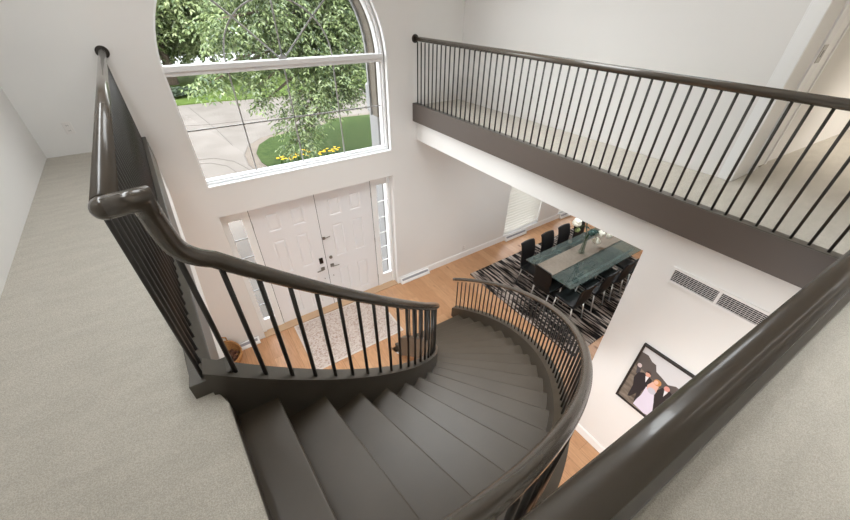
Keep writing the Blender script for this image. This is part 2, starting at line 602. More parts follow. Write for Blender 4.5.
# bridge doorway casing
mb = MB()
mb.box(4.095, 4.12, 0.945, 1.045, UP, UP + 2.2)
mb.box(4.102, 4.12, 1.045, 1.06, UP, UP + 2.2)
mb.box(4.095, 4.12, -0.08, 0.02, UP, UP + 2.2)
mb.box(4.095, 4.12, -0.08, 1.045, UP + 2.12, UP + 2.22)
struct('trim_6', mb, M['white'], 'white casing around the bridge doorway', bevel=0.004)
mb = MB()
for xa, xb, d in ((4.66, 4.70, 0.03), (4.70, 4.90, 0.018), (4.90, 4.93, 0.03)):
    ya = 0.985 - (xa - 4.62) * 0.062
    yb = 0.985 - (xb - 4.62) * 0.062
    mb.prism([(xa, ya - d), (xb, yb - d), (xb, yb + 0.01), (xa, ya + 0.01)], UP, UP + 2.2)
struct('trim_7', mb, M['white'], 'white moulded casing inside the room beyond the bridge')
j = struct('door_3', MB().box(4.46, 4.62, 0.93, 0.945, UP, UP + 2.12), M['door'], 'white door jamb with steel strike plate')
s = MB().box(4.48, 4.59, 0.926, 0.931, UP + 0.95, UP + 1.08).build('strike_plate', M['steel'], j)
MB().box(4.515, 4.555, 0.9252, 0.9262, UP + 0.99, UP + 1.04).build('latch_hole', M['blackplastic'], s)

# ---- arched window unit
w1 = thing('window_1', 'tall arched foyer window over the front doors', None, (0, 0, 0), kind='structure')
IX0, IX1 = -0.09, 2.73
FW = 0.085
def arch_ring(mb, x0, x1, zb, zs, wdt, y0, y1, n=40):
    cx, R = (x0 + x1) / 2, (x1 - x0) / 2
    outer = [(x0, zb)] + [(cx - R * math.cos(PI * i / n), zs + R * math.sin(PI * i / n)) for i in range(n + 1)] + [(x1, zb)]
    r2 = R - wdt
    inner = [(x0 + wdt, zb + wdt)] + [(cx - r2 * math.cos(PI * i / n), zs + r2 * math.sin(PI * i / n)) for i in range(n + 1)] + [(x1 - wdt, zb + wdt)]
    k = len(outer)
    for i in range(k):
        a, b = outer[i], outer[(i + 1) % k]
        c, d = inner[(i + 1) % k], inner[i]
        mb.prism_y([a, b, c, d], y0, y1)
mb = MB()
arch_ring(mb, IX0, IX1, WZ0 + 0.002, WSP, 0.03, WY + 0.09, WY + 0.26)
arch_ring(mb, IX0 + 0.025, IX1 - 0.025, WZ0 + 0.02, WSP, 0.03, WY + 0.125, WY + 0.22)
mb.build('window_frame', M['vinyl'], w1)
# drywall-edge bead
mb = MB()
arch_ring(mb, WX0 - 0.004, WX1 + 0.004, WZ0 - 0.004, WSP, 0.018, WY - 0.006, WY + 0.05)
mb.build('window_casing', M['white'], w1)
mb = MB().box(IX0 + 0.02, IX1 - 0.02, WY + 0.075, WY + 0.2, 4.178, 4.222).box(IX0 + 0.02, IX1 - 0.02, WY + 0.05, WY + 0.2, 4.222, 4.28)
mb.build('transom_bar', M['vinyl'], w1, bevel=0.004)
gy = WY + 0.165
HX = 1.325
k_ = 1.03
mb = MB()
for x in (HX - 0.665, HX, HX + 0.665):
    mb.box(x - 0.008, x + 0.008, gy - 0.006, gy + 0.006, WZ0 + 0.04, 4.19)
mb.box(IX0 + 0.05, IX1 - 0.05, gy - 0.006, gy + 0.006, 3.56, 3.578)
mb.build('grille_bar', M['muntin'], w1)
mb = MB()
ring = [(HX - 0.665 * math.cos(PI * i / 32), 4.255 + 0.66 * math.sin(PI * i / 32)) for i in range(33)]
mb.tube([(x, gy, z) for x, z in ring], 0.009, 8)
for a in (45, 90, 135):
    R1 = 1.35
    mb.tube([(HX, gy, 4.26), (HX + 0.664 * math.cos(rad(a)), gy, 4.255 + 0.66 * math.sin(rad(a))), (HX + R1 * math.cos(rad(a)), gy, 4.21 + R1 * math.sin(rad(a)))], 0.010, 8)
mb.prism_y([(HX + 0.055 * math.cos(PI * i / 10), 4.275 + 0.05 * math.sin(PI * i / 10)) for i in range(11)], gy - 0.02, gy + 0.01)
mb.build('fan_grille', M['muntin'], w1)
n = 40
R = (IX1 - IX0) / 2 - 0.03
cx = (IX0 + IX1) / 2
poly = [(IX0 + 0.03, WZ0 + 0.03)] + [(cx - R * math.cos(PI * i / n), WSP + R * math.sin(PI * i / n)) for i in range(n + 1)] + [(IX1 - 0.03, WZ0 + 0.03)]
mb = MB()
mb.add([(x, gy + 0.012, z) for x, z in poly], [tuple(range(len(poly)))])
mb.build('glass_pane', M['pane'], w1)

# ---- entry: frame, two leaves, two sidelights
YD = WY + 0.15
mb = MB()
mb.box(DX0, DX0 + 0.06, YD - 0.03, Y1 - 0.02, 0, DZ)
mb.box(DX1 - 0.05, DX1, YD - 0.03, Y1 - 0.02, 0, DZ)
mb.box(0.285, 0.372, YD - 0.012, Y1 - 0.02, 0, DZ)
mb.box(2.372, 2.455, YD - 0.012, Y1 - 0.02, 0, DZ)
mb.box(DX0, DX1, YD - 0.03, Y1 - 0.02, 2.425, DZ)
trim8 = struct('trim_8', mb, M['white'], 'white frame around the double front doors', bevel=0.003)
mb = MB()
for xx in (0.3755, 1.371, 2.3675):
    mb.box(xx - 0.006, xx + 0.006, YD + 0.006, YD + 0.04, 0.02, 2.42)
mb.build('weather_strip', M['blackplastic'], trim8)
struct('trim_9', MB().box(DX0, DX1, WY - 0.02, Y1, 0.0, 0.018), plain('oak_threshold', srgb(190, 158, 126), 0.45), 'wooden threshold under the front doors')

def raised_panel(mb, x0, x1, z0, z1, y):
    b1, b2 = 0.022, 0.05
    A = [(x0, y, z0), (x1, y, z0), (x1, y, z1), (x0, y, z1)]
    B = [(x0 + b1, y + 0.012, z0 + b1), (x1 - b1, y + 0.012, z0 + b1), (x1 - b1, y + 0.012, z1 - b1), (x0 + b1, y + 0.012, z1 - b1)]
    Cc = [(x0 + b2, y + 0.001, z0 + b2), (x1 - b2, y + 0.001, z0 + b2), (x1 - b2, y + 0.001, z1 - b2), (x0 + b2, y + 0.001, z1 - b2)]
    v = A + B + Cc
    f = []
    for s in (0, 4):
        for i in range(4):
            a, b = s + i, s + (i + 1) % 4
            f.append((a, b, b + 4, a + 4))
    f.append((8, 9, 10, 11))
    mb.add(v, f)

def door_leaf(name, x0, x1, label):
    t = thing(name, label, None, (x0, YD, 0.02), kind='structure')
    w = x1 - x0
    xs = [0.0, 0.2, 0.2 + (w - 0.56) / 2, w - 0.2 - (w - 0.56) / 2, w - 0.2, w]
    zs = [0.0, 0.14, 0.80, 1.07, 1.74, 1.915, 2.23, 2.395]
    holes = {(1, 1), (3, 1), (1, 3), (3, 3), (1, 5), (3, 5)}
    mb = MB()
    for i in range(5):
        for jj in range(7):
            if (i, jj) in holes:
                raised_panel(mb, xs[i], xs[i + 1], zs[jj], zs[jj + 1], 0.0)
            else:
                mb.add([(xs[i], 0, zs[jj]), (xs[i + 1], 0, zs[jj]), (xs[i + 1], 0, zs[jj + 1]), (xs[i], 0, zs[jj + 1])], [(0, 1, 2, 3)])
    # back and rim
    mb.add([(0, 0, 0), (w, 0, 0), (w, 0, zs[-1]), (0, 0, zs[-1]), (0, 0.045, 0), (w, 0.045, 0), (w, 0.045, zs[-1]), (0, 0.045, zs[-1])],
           [(4, 7, 6, 5), (0, 4, 5, 1), (1, 5, 6, 2), (2, 6, 7, 3), (3, 7, 4, 0)])
    leaf = mb.build('door_leaf', M['door'], t)
    return t, w

def lever(mb, x, z, d):
    mb.box(x - 0.034, x + 0.034, -0.012, 0, z - 0.034, z + 0.034)
    mb.cyl((x, 0, z), (x, -0.05, z), 0.011, n=10)
    mb.tube([(x, -0.05, z), (x + d * 0.12, -0.052, z - 0.004)], 0.010, 8)

dl, w = door_leaf('door_1', 0.380, 1.3665, 'white six panel front door leaf with black keypad lock')
mb = MB(); lever(mb, w - 0.085, 0.905, -1); mb.build('door_handle', M['steel'], dl)
MB().box(w - 0.125, w - 0.055, -0.022, 0, 1.03, 1.15).build('keypad_lock', M['lens'], dl, bevel=0.008)
MB().box(w - 0.09, w - 0.078, -0.018, 0, 0.67, 0.685).build('bolt_knob', M['steel'], dl)
MB().box(0.42, 0.45, -0.02, 0, 2.385, 2.40).build('door_catch', M['blackplastic'], dl)
dr, w = door_leaf('door_2', 1.3755, 2.363, 'white six panel front door leaf without keypad')
mb = MB(); lever(mb, 0.085, 0.915, 1); mb.build('door_handle', M['steel'], dr)
MB().cyl((0.085, 0, 1.10), (0.085, -0.02, 1.10), 0.03, n=16).build('deadbolt', M['steel'], dr)
MB().box(0.07, 0.085, -0.018, 0, 0.675, 0.69).build('bolt_knob', M['steel'], dr)
mb = MB().box(0.0, 0.05, -0.014, 0, 1.50, 1.55)
mb.tube([(0.02, -0.02, 1.53), (0.07, -0.03, 1.535), (0.135, -0.022, 1.54)], 0.007, 8)
mb.build('swing_bar_lock', M['steel'], dr)
MB().box(0.5, 0.53, -0.02, 0, 2.385, 2.40).build('door_catch', M['blackplastic'], dr)
for (t, hx) in ((dl, -0.003), (dr, w + 0.003)):
    for z in (0.25, 1.15, 2.1):
        MB().cyl((hx, -0.006, z - 0.05), (hx, -0.006, z + 0.05), 0.008, n=8).build('hinge', M['steel'], t)

def sidelight(name, x0, x1, label):
    t = thing(name, label, None, (0, 0, 0), kind='structure')
    gx0, gx1, z0, z1 = (x0, x1, 0.27, 2.272)
    a, b = (0.06, 0.285) if x0 < 1 else (2.455, 2.692)
    mb = MB()
    mb.box(a, gx0, YD - 0.005, YD + 0.05, 0.018, 2.425).box(gx1, b, YD - 0.005, YD + 0.05, 0.018, 2.425)
    mb.box(gx0, gx1, YD - 0.005, YD + 0.05, 0.018, z0).box(gx0, gx1, YD - 0.005, YD + 0.05, z1, 2.425)
    mb.build('sidelight_frame', M['white'], t)
    mb = MB()
    for zz in (0.605, 0.935, 1.27, 1.60, 1.935):
        mb.box(gx0, gx1, YD + 0.012, YD + 0.03, zz - 0.007, zz + 0.007)
    mb.build('glazing_bar', M['white'] if x0 > 1 else M['muntin'], t)
    mb = MB()
    mb.add([(gx0, YD + 0.035, z0), (gx1, YD + 0.035, z0), (gx1, YD + 0.035, z1), (gx0, YD + 0.035, z1)], [(0, 1, 2, 3)])
    mb.build('glass_pane', M['pane'], t)
sidelight('window_4', 0.078, 0.265, 'narrow six pane sidelight left of the front doors')
sidelight('window_5', 2.482, 2.684, 'narrow six pane sidelight right of the front doors')

# ---- dining windows and blinds
for i, (x0, x1, lab) in enumerate(((5.83, 7.10, 'nearer the foyer'), (7.93, 9.20, 'at the far end'))):
    t = thing('window_%d' % (i + 2), 'white framed dining room window ' + lab, None, kind='structure')
    mb = MB()
    mb.box(x0, x0 + 0.06, WY + 0.1, WY + 0.2, 0.145, 2.3).box(x1 - 0.06, x1, WY + 0.1, WY + 0.2, 0.145, 2.3)
    mb.box(x0, x1, WY + 0.1, WY + 0.2, 0.145, 0.22).box(x0, x1, WY + 0.1, WY + 0.2, 2.24, 2.3)
    mb.build('window_frame', M['vinyl'], t)
    MB().box(x0 - 0.02, x1 + 0.02, WY - 0.03, WY + 0.1, 0.125, 0.15).build('window_sill', M['white'], t)
    MB().add([(x0 + 0.06, WY + 0.15, 0.2), (x1 - 0.06, WY + 0.15, 0.2), (x1 - 0.06, WY + 0.15, 2.25), (x0 + 0.06, WY + 0.15, 2.25)], [(0, 1, 2, 3)]).build('glass_pane', M['pane'], t)
    b = thing('window_blind', 'lowered white slatted blind on the dining window ' + ('nearer the foyer' if i == 0 else 'far along the front wall'), 'blind', (x0, WY, 0), group='dining room blinds')
    mb = MB()
    z = 0.19
    L = x1 - x0
    while z < 2.16:
        pr = [(0.022, 0.0), (0.034, 0.038), (0.056, 0.058), (0.085, 0.066)]
        v = [(x, y, z + h) for y, h in pr for x in (0.015, L - 0.015)]
        mb.add(v, [(2 * q, 2 * q + 1, 2 * q + 3, 2 * q + 2) for q in range(3)])
        z += 0.078
    mb.build('slat', M['blind'], b)
    MB().box(0.01, L - 0.01, 0.02, 0.08, 2.22, 2.285).build('head_rail', M['white'], b)
    MB().box(0.012, L - 0.012, 0.03, 0.06, 0.158, 0.182).build('bottom_rail', M['white'], b)

# ================================================================ STAIRCASE
stair = thing('curved_staircase', 'curved dark painted staircase descending from the landing to the oak floor', 'staircase', (0, 0, 0))
for k in range(1, 19):
    z = k * RISE
    m_ = 5
    inn, outp = [], []
    for i in range(m_ + 1):
        t = i / m_
        ai = ang_in(k) + (ang_in(k + 1) - ang_in(k)) * (t * 1.12)
        ao = ang_out(k) + (ang_out(k + 1) - ang_out(k)) * (t * 1.12)
        inn.append(pin(ai, RI - 0.03))
        outp.append(pout(ao, RO + 0.03))
    mb = MB()
    mb.prism(inn[::-1] + outp, z - 0.034, z) if False else mb.prism(outp + inn[::-1], z - 0.034, z)
    mb.build('tread', M['tread'], stair, bevel=0.009, seg=3)
for k in range(1, 20):
    z1, z0 = k * RISE - 0.034, (k - 1) * RISE - 0.02
    ai, ao = ang_in(k) - 0.75, ang_out(k) - 0.45
    if k == 19:
        p = [(edge_line(1.165) - 0.03, 1.26), (edge_line(0.05) - 0.03, 0.05)]
        z1 = UP - 0.03
    else:
        p = [pin(ai, RI - 0.03), pout(ao, RO + 0.03)]
    d = Vector((p[1][0] - p[0][0], p[1][1] - p[0][1], 0)).normalized()
    nrm = Vector((d.y, -d.x, 0)) * 0.018
    q = [p[0], p[1], (p[1][0] - nrm.x, p[1][1] - nrm.y), (p[0][0] - nrm.x, p[0][1] - nrm.y)]
    MB().prism(q, max(0, z0), z1).build('riser', M['tread'], stair)

def stringer(cfun, nfun, r0, r1, a0, a1, up, down, name, m, bot=0.0, n=72):
    mb = MB()
    v = []
    for i in range(n + 1):
        a = a0 + (a1 - a0) * i / n
        zt = nfun(a) + up
        zb = max(bot, zt - down)
        p, q = cfun(a, r0), cfun(a, r1)
        v += [(p[0], p[1], zb), (q[0], q[1], zb), (q[0], q[1], zt), (p[0], p[1], zt)]
    f = []
    for i in range(n):
        for s in range(4):
            a, b = i * 4 + s, i * 4 + (s + 1) % 4
            f.append((a, b, b + 4, a + 4))
    f += [(3, 2, 1, 0), (n * 4, n * 4 + 1, n * 4 + 2, n * 4 + 3)]
    mb.add(v, f)
    o = mb.build(name, m, stair)
    for p_ in o.data.polygons:
        p_.use_smooth = True
    o.data.set_sharp_from_angle(angle=rad(35)) if hasattr(o.data, 'set_sharp_from_angle') else None
    return o
CAP = 0.14
stringer(pin, nose_in, RI - 0.062, RI + 0.026, 6.5, -95.0, CAP, 0.44, 'inner_stringer', M['bronze'])
stringer(pout, nose_out, RO - 0.002, RO + 0.115, 5.5, -92.0, CAP, 0.46, 'outer_stringer', M['tread'])
# soffit under the flight
mb = MB()
v = []
n = 60
for i in range(n + 1):
    t = i / n
    k = 0.6 + 18.4 * t
    ai, ao = ang_in(k), ang_out(k)
    p, q = pin(ai, RI - 0.05), pout(ao, RO + 0.05)
    zi, zo = max(0.0, nose_in(ai) - 0.27), max(0.0, nose_out(ao) - 0.27)
    v += [(p[0], p[1], zi), (q[0], q[1], zo)]
f = [(2 * i, 2 * i + 1, 2 * i + 3, 2 * i + 2) for i in range(n)]
mb.add(v, f)
mb.build('soffit', M['wall'], stair)

# ================================================================ RAILINGS
BR = 0.0095
RR = 0.033


def baluster_mesh(h, r=BR):
    mb = MB()
    mb.cyl((0, 0, 0), (0, 0, h), r, n=10)
    me = bpy.data.meshes.new('baluster')
    me.from_pydata(mb.v, [], mb.f)
    for p, s in zip(me.polygons, mb.s):
        p.use_smooth = s
    me.materials.append(M['iron'])
    return me


def put(me, parent, x, y, z):
    o = bpy.data.objects.new('baluster', me)
    o.location = (x, y, z)
    col.objects.link(o)
    o.parent = parent


# inner stair railing
RB = 1.942
rin = thing('stair_railing', 'dark inner stair railing curling down beside the double front doors', 'railing', group='dark railings')
me = baluster_mesh(0.78 - CAP - 0.02)
a = -93.2 + 2.975 * 0.35
while a < 5.5:
    x, y = pin(a, RB)
    put(me, rin, x, y, nose_in(a) + CAP - 0.002)
    a += 2.975
path = [(-0.224, 1.056, 4.446), (-0.150, 1.068, 4.446)] + [tuple(p) for p in smooth_path([(-0.152, 1.10, 4.395), (-0.149, 1.118, 4.33), (-0.138, 1.14, 4.25), (-0.106, 1.165, 4.19), (-0.060, 1.183, 4.148)], 6)]
arc = []
for i in range(0, 95):
    a = -88.0 + (6.5 + 88.0) * i / 94
    x, y = pin(a, 1.945)
    arc.append((x, y, nose_in(a) + 0.775))
RS = 0.0295
mb = MB().tube(path + arc, RS, 16)
mb.ball(path[0], RS, 16, 10)
mb.ball(arc[-1], RS, 12, 8)
mb.build('handrail', M['rail'], rin)

# left corridor guard
rl = thing('guard_railing', 'dark guard railing along the left upper corridor, running to the front wall', 'railing', group='dark railings')
RAILZ = 4.446
me = baluster_mesh(RAILZ - 0.02 - (UP + 0.079), 0.0082)
y = 1.21
while y < WY - 0.03:
    put(me, rl, left_line(y), y, UP + 0.078)
    y += 0.088
mb = MB()
mb.tube([(-0.430, WY - 0.005, RAILZ), (-0.224, 1.075, RAILZ)], 0.0285, 16)
mb.build('handrail', M['rail'], rl)
MB().cyl((-0.430, WY, RAILZ), (-0.430, WY - 0.016, RAILZ), 0.056, n=24).build('rosette', M['iron'], rl, bevel=0.004)

# outer stair railing
ro = thing('stair_railing', 'dark outer stair railing sweeping around the right side of the curved stair', 'railing', group='dark railings')
me = baluster_mesh(0.775 - CAP - 0.02)
a = 4.6
ROB = RO + 0.055
while a > -92.5:
    x, y = pout(a, ROB)
    put(me, ro, x, y, nose_out(a) + CAP - 0.002)
    a -= 1.777
arc = []
for i in range(0, 110):
    a = 6.3 + (-90.5 - 6.3) * i / 109
    x, y = (-0.036 + 3.262 * math.cos(rad(a)), 3.42 - 0.012 + 3.262 * math.sin(rad(a)))
    arc.append((x, y, 1.03 - RISE / 5.33 * a))
arc += [tuple(p) for p in smooth_path([arc[-1], (-0.11, 0.135, 4.26), (-0.14, 0.10, 4.36), (-0.15, 0.05, 4.44)], 5)[1:]]
mb = MB().tube(arc, 0.0285, 16)
mb.ball(arc[0], 0.0285, 12, 8)
mb.build('handrail', M['rail'], ro)

# near guard (right below the camera)
rn = thing('guard_railing', 'dark guard railing in the close lower right corner, edging the beige landing carpet', 'railing', group='dark railings')
NZ = 4.44
me = baluster_mesh(NZ - 0.02 - (UP + 0.079))
x = -0.10
while x < 3.15:
    put(me, rn, x, near_line(x) + 0.012, UP + 0.078)
    x += 0.1
mb = MB().tube([(-0.15, near_line(-0.15) + 0.003, NZ), (3.21, near_line(3.21) + 0.003, NZ)], 0.0238, 24)
mb.ball((-0.15, near_line(-0.15) + 0.003, NZ), 0.0238, 16, 10)
mb.build('handrail', M['rail'], rn)

# bridge railing
rb = thing('guard_railing', 'long dark straight guard railing along the bridge, above the dining room opening', 'railing', group='dark railings')
BX = 3.21
BZ = 4.452
me = baluster_mesh(BZ - 0.035 - 3.583)
y = 0.0725
while y < WY - 0.04:
    put(me, rb, BX, y, 3.582)
    y += 0.0982
y = 0.0725 - 0.0982
put(me, rb, BX, y, 3.582)
mb = MB().tube([(BX + 0.012, WY - 0.004, BZ), (BX, -0.14, BZ - 0.048)], 0.031, 16)
mb.build('handrail', M['rail'], rb)
MB().cyl((BX + 0.012, WY, BZ), (BX + 0.012, WY - 0.016, BZ), 0.056, n=24).build('rosette', M['iron'], rb, bevel=0.004)

# ================================================================ FOYER THINGS
rg = thing('foyer_rug', 'mottled beige low rug lying before the front doors', 'rug', (1.33, 4.45, 0))
MB().box(-0.83, 0.83, -0.59, 0.59, 0.0, 0.010).build('rug_border', M['rug_band'], rg)
MB().box(-0.80, 0.80, -0.56, 0.56, 0.004, 0.013).build('rug_field', M['rug_foyer'], rg)


def floor_register(x0, x1, label):
    t = thing('floor_register', label, 'vent', ((x0 + x1) / 2, WY - 0.015, 0), group='baseboard registers')
    h = (x1 - x0) / 2
    mb = MB().prism_x([(0, 0), (0, 0.115), (-0.02, 0.115), (-0.075, 0.035), (-0.075, 0)], -h, h)
    mb.build('register_body', M['white'], t, bevel=0.003)
    mb = MB()
    a = [(-h + 0.03, -0.029, 0.106), (h - 0.03, -0.029, 0.106), (h - 0.03, -0.054, 0.070), (-h + 0.03, -0.054, 0.070)]
    mb.add(a + [(p[0], p[1] - 0.003, p[2] + 0.0022) for p in a], [(0, 1, 2, 3), (7, 6, 5, 4), (0, 4, 5, 1), (1, 5, 6, 2), (2, 6, 7, 3), (3, 7, 4, 0)])
    mb.build('louver', M['louver'], t)
floor_register(2.80, 3.52, 'white baseboard register right of the right-hand front door sidelight')
floor_register(5.88, 6.62, 'white baseboard register under the dining window blind')
floor_register(8.0, 8.7, 'white baseboard register under the second dining window, far along the wall')
floor_register(-0.55, -0.10, 'white baseboard register beside the wicker basket')


def outlet(loc, rz, label):
    t = thing('wall_outlet', label, 'outlet', loc, rz, group='wall outlets')
    MB().box(-0.036, 0.036, -0.006, 0, -0.058, 0.058).build('cover_plate', M['outlet'], t, bevel=0.003)
    for s in (-1, 1):
        mb = MB().box(-0.016, 0.016, -0.009, -0.005, s * 0.025 - 0.014, s * 0.025 + 0.014)
        o = mb.build('socket', M['outlet'], t, bevel=0.002)
        MB().box(-0.008, -0.005, -0.0096, -0.0088, s * 0.025 - 0.006, s * 0.025 + 0.006).box(0.005, 0.008, -0.0096, -0.0088, s * 0.025 - 0.006, s * 0.025 + 0.006).build('slot', M['slot'], o)
outlet((-0.985, WY, 3.80), 0, 'white wall outlet above the carpet of the left corridor')
outlet((4.552, WY, 0.27), 0, 'white wall outlet above the baseboard by the dining room')
outlet((4.12, 4.62, 3.80), -PI / 2, 'white wall outlet behind the bridge railing')

# basket
bk = thing('wicker_basket', 'tan woven basket with dipped rim on the oak floor by the front wall', 'basket', (-0.60, 4.82, 0))
n = 32
mb = MB()
v, f = [], []
rows = 9
def rimh(a): return 0.22 + 0.10 * max(0.0, math.sin(a)) ** 2 + 0.05 * max(0, -math.cos(a)) - 0.05 * max(0, -math.sin(a)) ** 2
for side in (0, 1):
    for i in range(rows + 1):
        t = i / rows
        for jn in range(n):
            a = 2 * PI * jn / n
            r = (0.13 + 0.075 * math.sin(t * PI * 0.62)) - side * 0.012
            v.append((r * math.cos(a), r * math.sin(a), max(0.012 * side, t * rimh(a))))
for side in (0, 1):
    o = side * (rows + 1) * n
    for i in range(rows):
        for jn in range(n):
            a, b = o + i * n + jn, o + i * n + (jn + 1) % n
            f.append((a, b, b + n, a + n) if side == 0 else (a, a + n, b + n, b))
o = (rows) * n
for jn in range(n):
    a, b = o + jn, o + (jn + 1) % n
    f.append((a, b, b + (rows + 1) * n, a + (rows + 1) * n))
f.append(tuple(range(n - 1, -1, -1)))
mb.add(v, f, True)
mb.build('basket_body', M['wicker'], bk)
mb = MB().tube([(0.20 * math.cos(2 * PI * i / 32), 0.20 * math.sin(2 * PI * i / 32), rimh(2 * PI * i / 32)) for i in range(33)], 0.011, 8)
mb.build('rim', M['wicker'], bk)
mb = MB().tube([(-0.05, 0.19, 0.30), (-0.045, 0.20, 0.39), (0.0, 0.20, 0.42), (0.045, 0.20, 0.39), (0.05, 0.19, 0.30)], 0.010, 8)
mb.build('handle', M['wicker'], bk)
mb = MB()
for i in range(46):
    a, r = random.uniform(0, 2 * PI), 0.135 * math.sqrt(random.random())
    c = (-0.60 + r * math.cos(a), 4.82 + r * math.sin(a), 0.13 + random.uniform(0, 0.05))
    mb.ball(c, random.uniform(0.020, 0.028), 8, 6)
mb.ball((-0.60, 4.82, 0.07), 0.12, 14, 8, 0.5)
tag(mb.build('pine_cones', M['cone']), 'heap of small brown pine cones filling the wicker basket', 'cones', None, 'stuff')

# return air grille on the right wall
ag = thing('return_air_grille', 'white framed double return air vent below the bridge fascia', 'vent', (RW, 0, 0))
ya, ym, yb, za, zb = 0.806, 0.417, 0.03, 2.815, 2.985
mb = MB()
mb.box(-0.012, 0, yb, ya, za, za + 0.024).box(-0.012, 0, yb, ya, zb - 0.024, zb)
mb.box(-0.012, 0, ya - 0.024, ya, za + 0.024, zb - 0.024).box(-0.012, 0, yb, yb + 0.024, za + 0.024, zb - 0.024).box(-0.012, 0, ym - 0.011, ym + 0.011, za + 0.024, zb - 0.024)
mb.build('vent_frame', M['grille'], ag)
MB().box(-0.002, -0.0005, yb + 0.02, ya - 0.02, za + 0.02, zb - 0.02).build('dark_backing', M['blackplastic'], ag)
for y0, y1 in ((ym + 0.011, ya - 0.024), (yb + 0.024, ym - 0.011)):
    mb = MB()
    z = za + 0.03
    while z < zb - 0.028:
        mb.box(-0.008, -0.005, y0, y1, z, z + 0.0026)
        z += 0.0165
    y = y0 + 0.01
    while y < y1:
        mb.box(-0.007, -0.006, y - 0.0007, y + 0.0007, za + 0.024, zb - 0.024)
        y += 0.03
    mb.build('grille', M['grille'], ag)

# framed wedding photograph on the right wall
PX = RW
pf = thing('framed_photo', 'black framed wedding photograph of a bride in white between two dark suits', 'picture', (PX, 0, 0))
fy0, fy1, fz0, fz1 = 0.703, -0.50, 1.165, 2.055
mb = MB()
mb.box(-0.03, 0, fy1, fy0, fz0, fz0 + 0.022).box(-0.03, 0, fy1, fy0, fz1 - 0.022, fz1)
mb.box(-0.03, 0, fy0 - 0.022, fy0, fz0 + 0.022, fz1 - 0.022).box(-0.03, 0, fy1, fy1 + 0.022, fz0 + 0.022, fz1 - 0.022)
mb.build('picture_frame', M['frameblack'], pf)
prt = MB().box(-0.02, -0.002, fy1 + 0.015, fy0 - 0.015, fz0 + 0.015, fz1 - 0.015).build(
    'photo_print', noise_mix('photo_grass', [(0.35, srgb(92, 82, 74)), (0.65, srgb(140, 128, 116))], 6, (1, 1, 3), bump=0.0), pf)
lay = [0.0205]
def shape(name, pts, c):
    lay[0] += 0.0006
    mb = MB()
    x = -lay[0]
    pts = pts[::-1] if sum(a[0] * b[1] - b[0] * a[1] for a, b in zip(pts, pts[1:] + pts[:1])) > 0 else pts
    mb.add([(x, y, z) for y, z in pts] , [tuple(range(len(pts)))])
    mb.build(name, plain('print_' + name, c, 0.5), prt)
def ell(cy, cz, a, b, n=16): return [(cy + a * math.cos(2 * PI * i / n), cz + b * math.sin(2 * PI * i / n)) for i in range(n)]
shape('sky', [(0.685, 2.035), (-0.48, 2.035), (-0.48, 1.74), (0.20, 1.80), (0.288, 1.814), (0.349, 1.767), (0.488, 1.823), (0.563, 1.903), (0.685, 1.943)], srgb(206, 206, 208))
shape('treeline', [(0.685, 1.943), (0.62, 1.95), (0.563, 1.905), (0.52, 1.90), (0.488, 1.825), (0.42, 1.80), (0.349, 1.767), (0.288, 1.81), (0.2, 1.80), (-0.48, 1.75), (-0.48, 1.6), (0.354, 1.65), (0.456, 1.70), (0.572, 1.726), (0.653, 1.747), (0.685, 1.80)], srgb(86, 80, 78))
shape('guest_head', ell(0.641, 1.765, 0.022, 0.03), srgb(206, 190, 190))
shape('guest_suit', [(0.66, 1.74), (0.615, 1.735), (0.60, 1.66), (0.635, 1.64)], srgb(70, 66, 72))
shape('groom_suit', [(0.632, 1.568), (0.62, 1.67), (0.576, 1.713), (0.50, 1.70), (0.475, 1.683), (0.486, 1.551), (0.506, 1.464), (0.489, 1.296), (0.518, 1.256), (0.536, 1.394), (0.572, 1.283), (0.596, 1.267), (0.602, 1.467)], srgb(30, 26, 32))
shape('shirt', [(0.548, 1.69), (0.515, 1.70), (0.518, 1.61)], srgb(228, 224, 228))
shape('groom_head', ell(0.533, 1.728, 0.026, 0.034), srgb(214, 160, 140))
shape('groom_hair', [(0.562, 1.74), (0.55, 1.772), (0.52, 1.768), (0.508, 1.74), (0.53, 1.752)], srgb(60, 46, 42))
shape('second_suit', [(0.405, 1.60), (0.37, 1.697), (0.30, 1.71), (0.26, 1.68), (0.25, 1.45), (0.27, 1.22), (0.335, 1.20), (0.345, 1.332), (0.376, 1.479)], srgb(28, 25, 30))
shape('wedding_dress', [(0.492, 1.57), (0.45, 1.56), (0.40, 1.55), (0.365, 1.45), (0.325, 1.312), (0.34, 1.22), (0.381, 1.205), (0.51, 1.225), (0.505, 1.32), (0.49, 1.42)], srgb(214, 206, 222))
shape('bride_shoulders', [(0.491, 1.60), (0.464, 1.69), (0.40, 1.675), (0.392, 1.58), (0.43, 1.545), (0.475, 1.545)], srgb(222, 176, 158))
shape('bride_hair', ell(0.428, 1.712, 0.036, 0.045), srgb(200, 140, 88))
shape('bride_face', ell(0.438, 1.706, 0.020, 0.030), srgb(226, 178, 156))
shape('bouquet', ell(0.432, 1.565, 0.040, 0.044), srgb(190, 188, 200))
shape('second_shirt', [(0.347, 1.69), (0.312, 1.692), (0.325, 1.60)], srgb(226, 222, 226))
shape('second_head', ell(0.335, 1.722, 0.027, 0.035), srgb(214, 150, 140))

# ================================================================ DINING ROOM
dr_ = thing('dining_rug', 'black and grey streaked shag rug under the dining table', 'rug', (6.10, 3.10, 0))
MB().box(-1.85, 1.85, -1.36, 1.36, 0, 0.022).build('rug_field', M['rug_dining'], dr_)

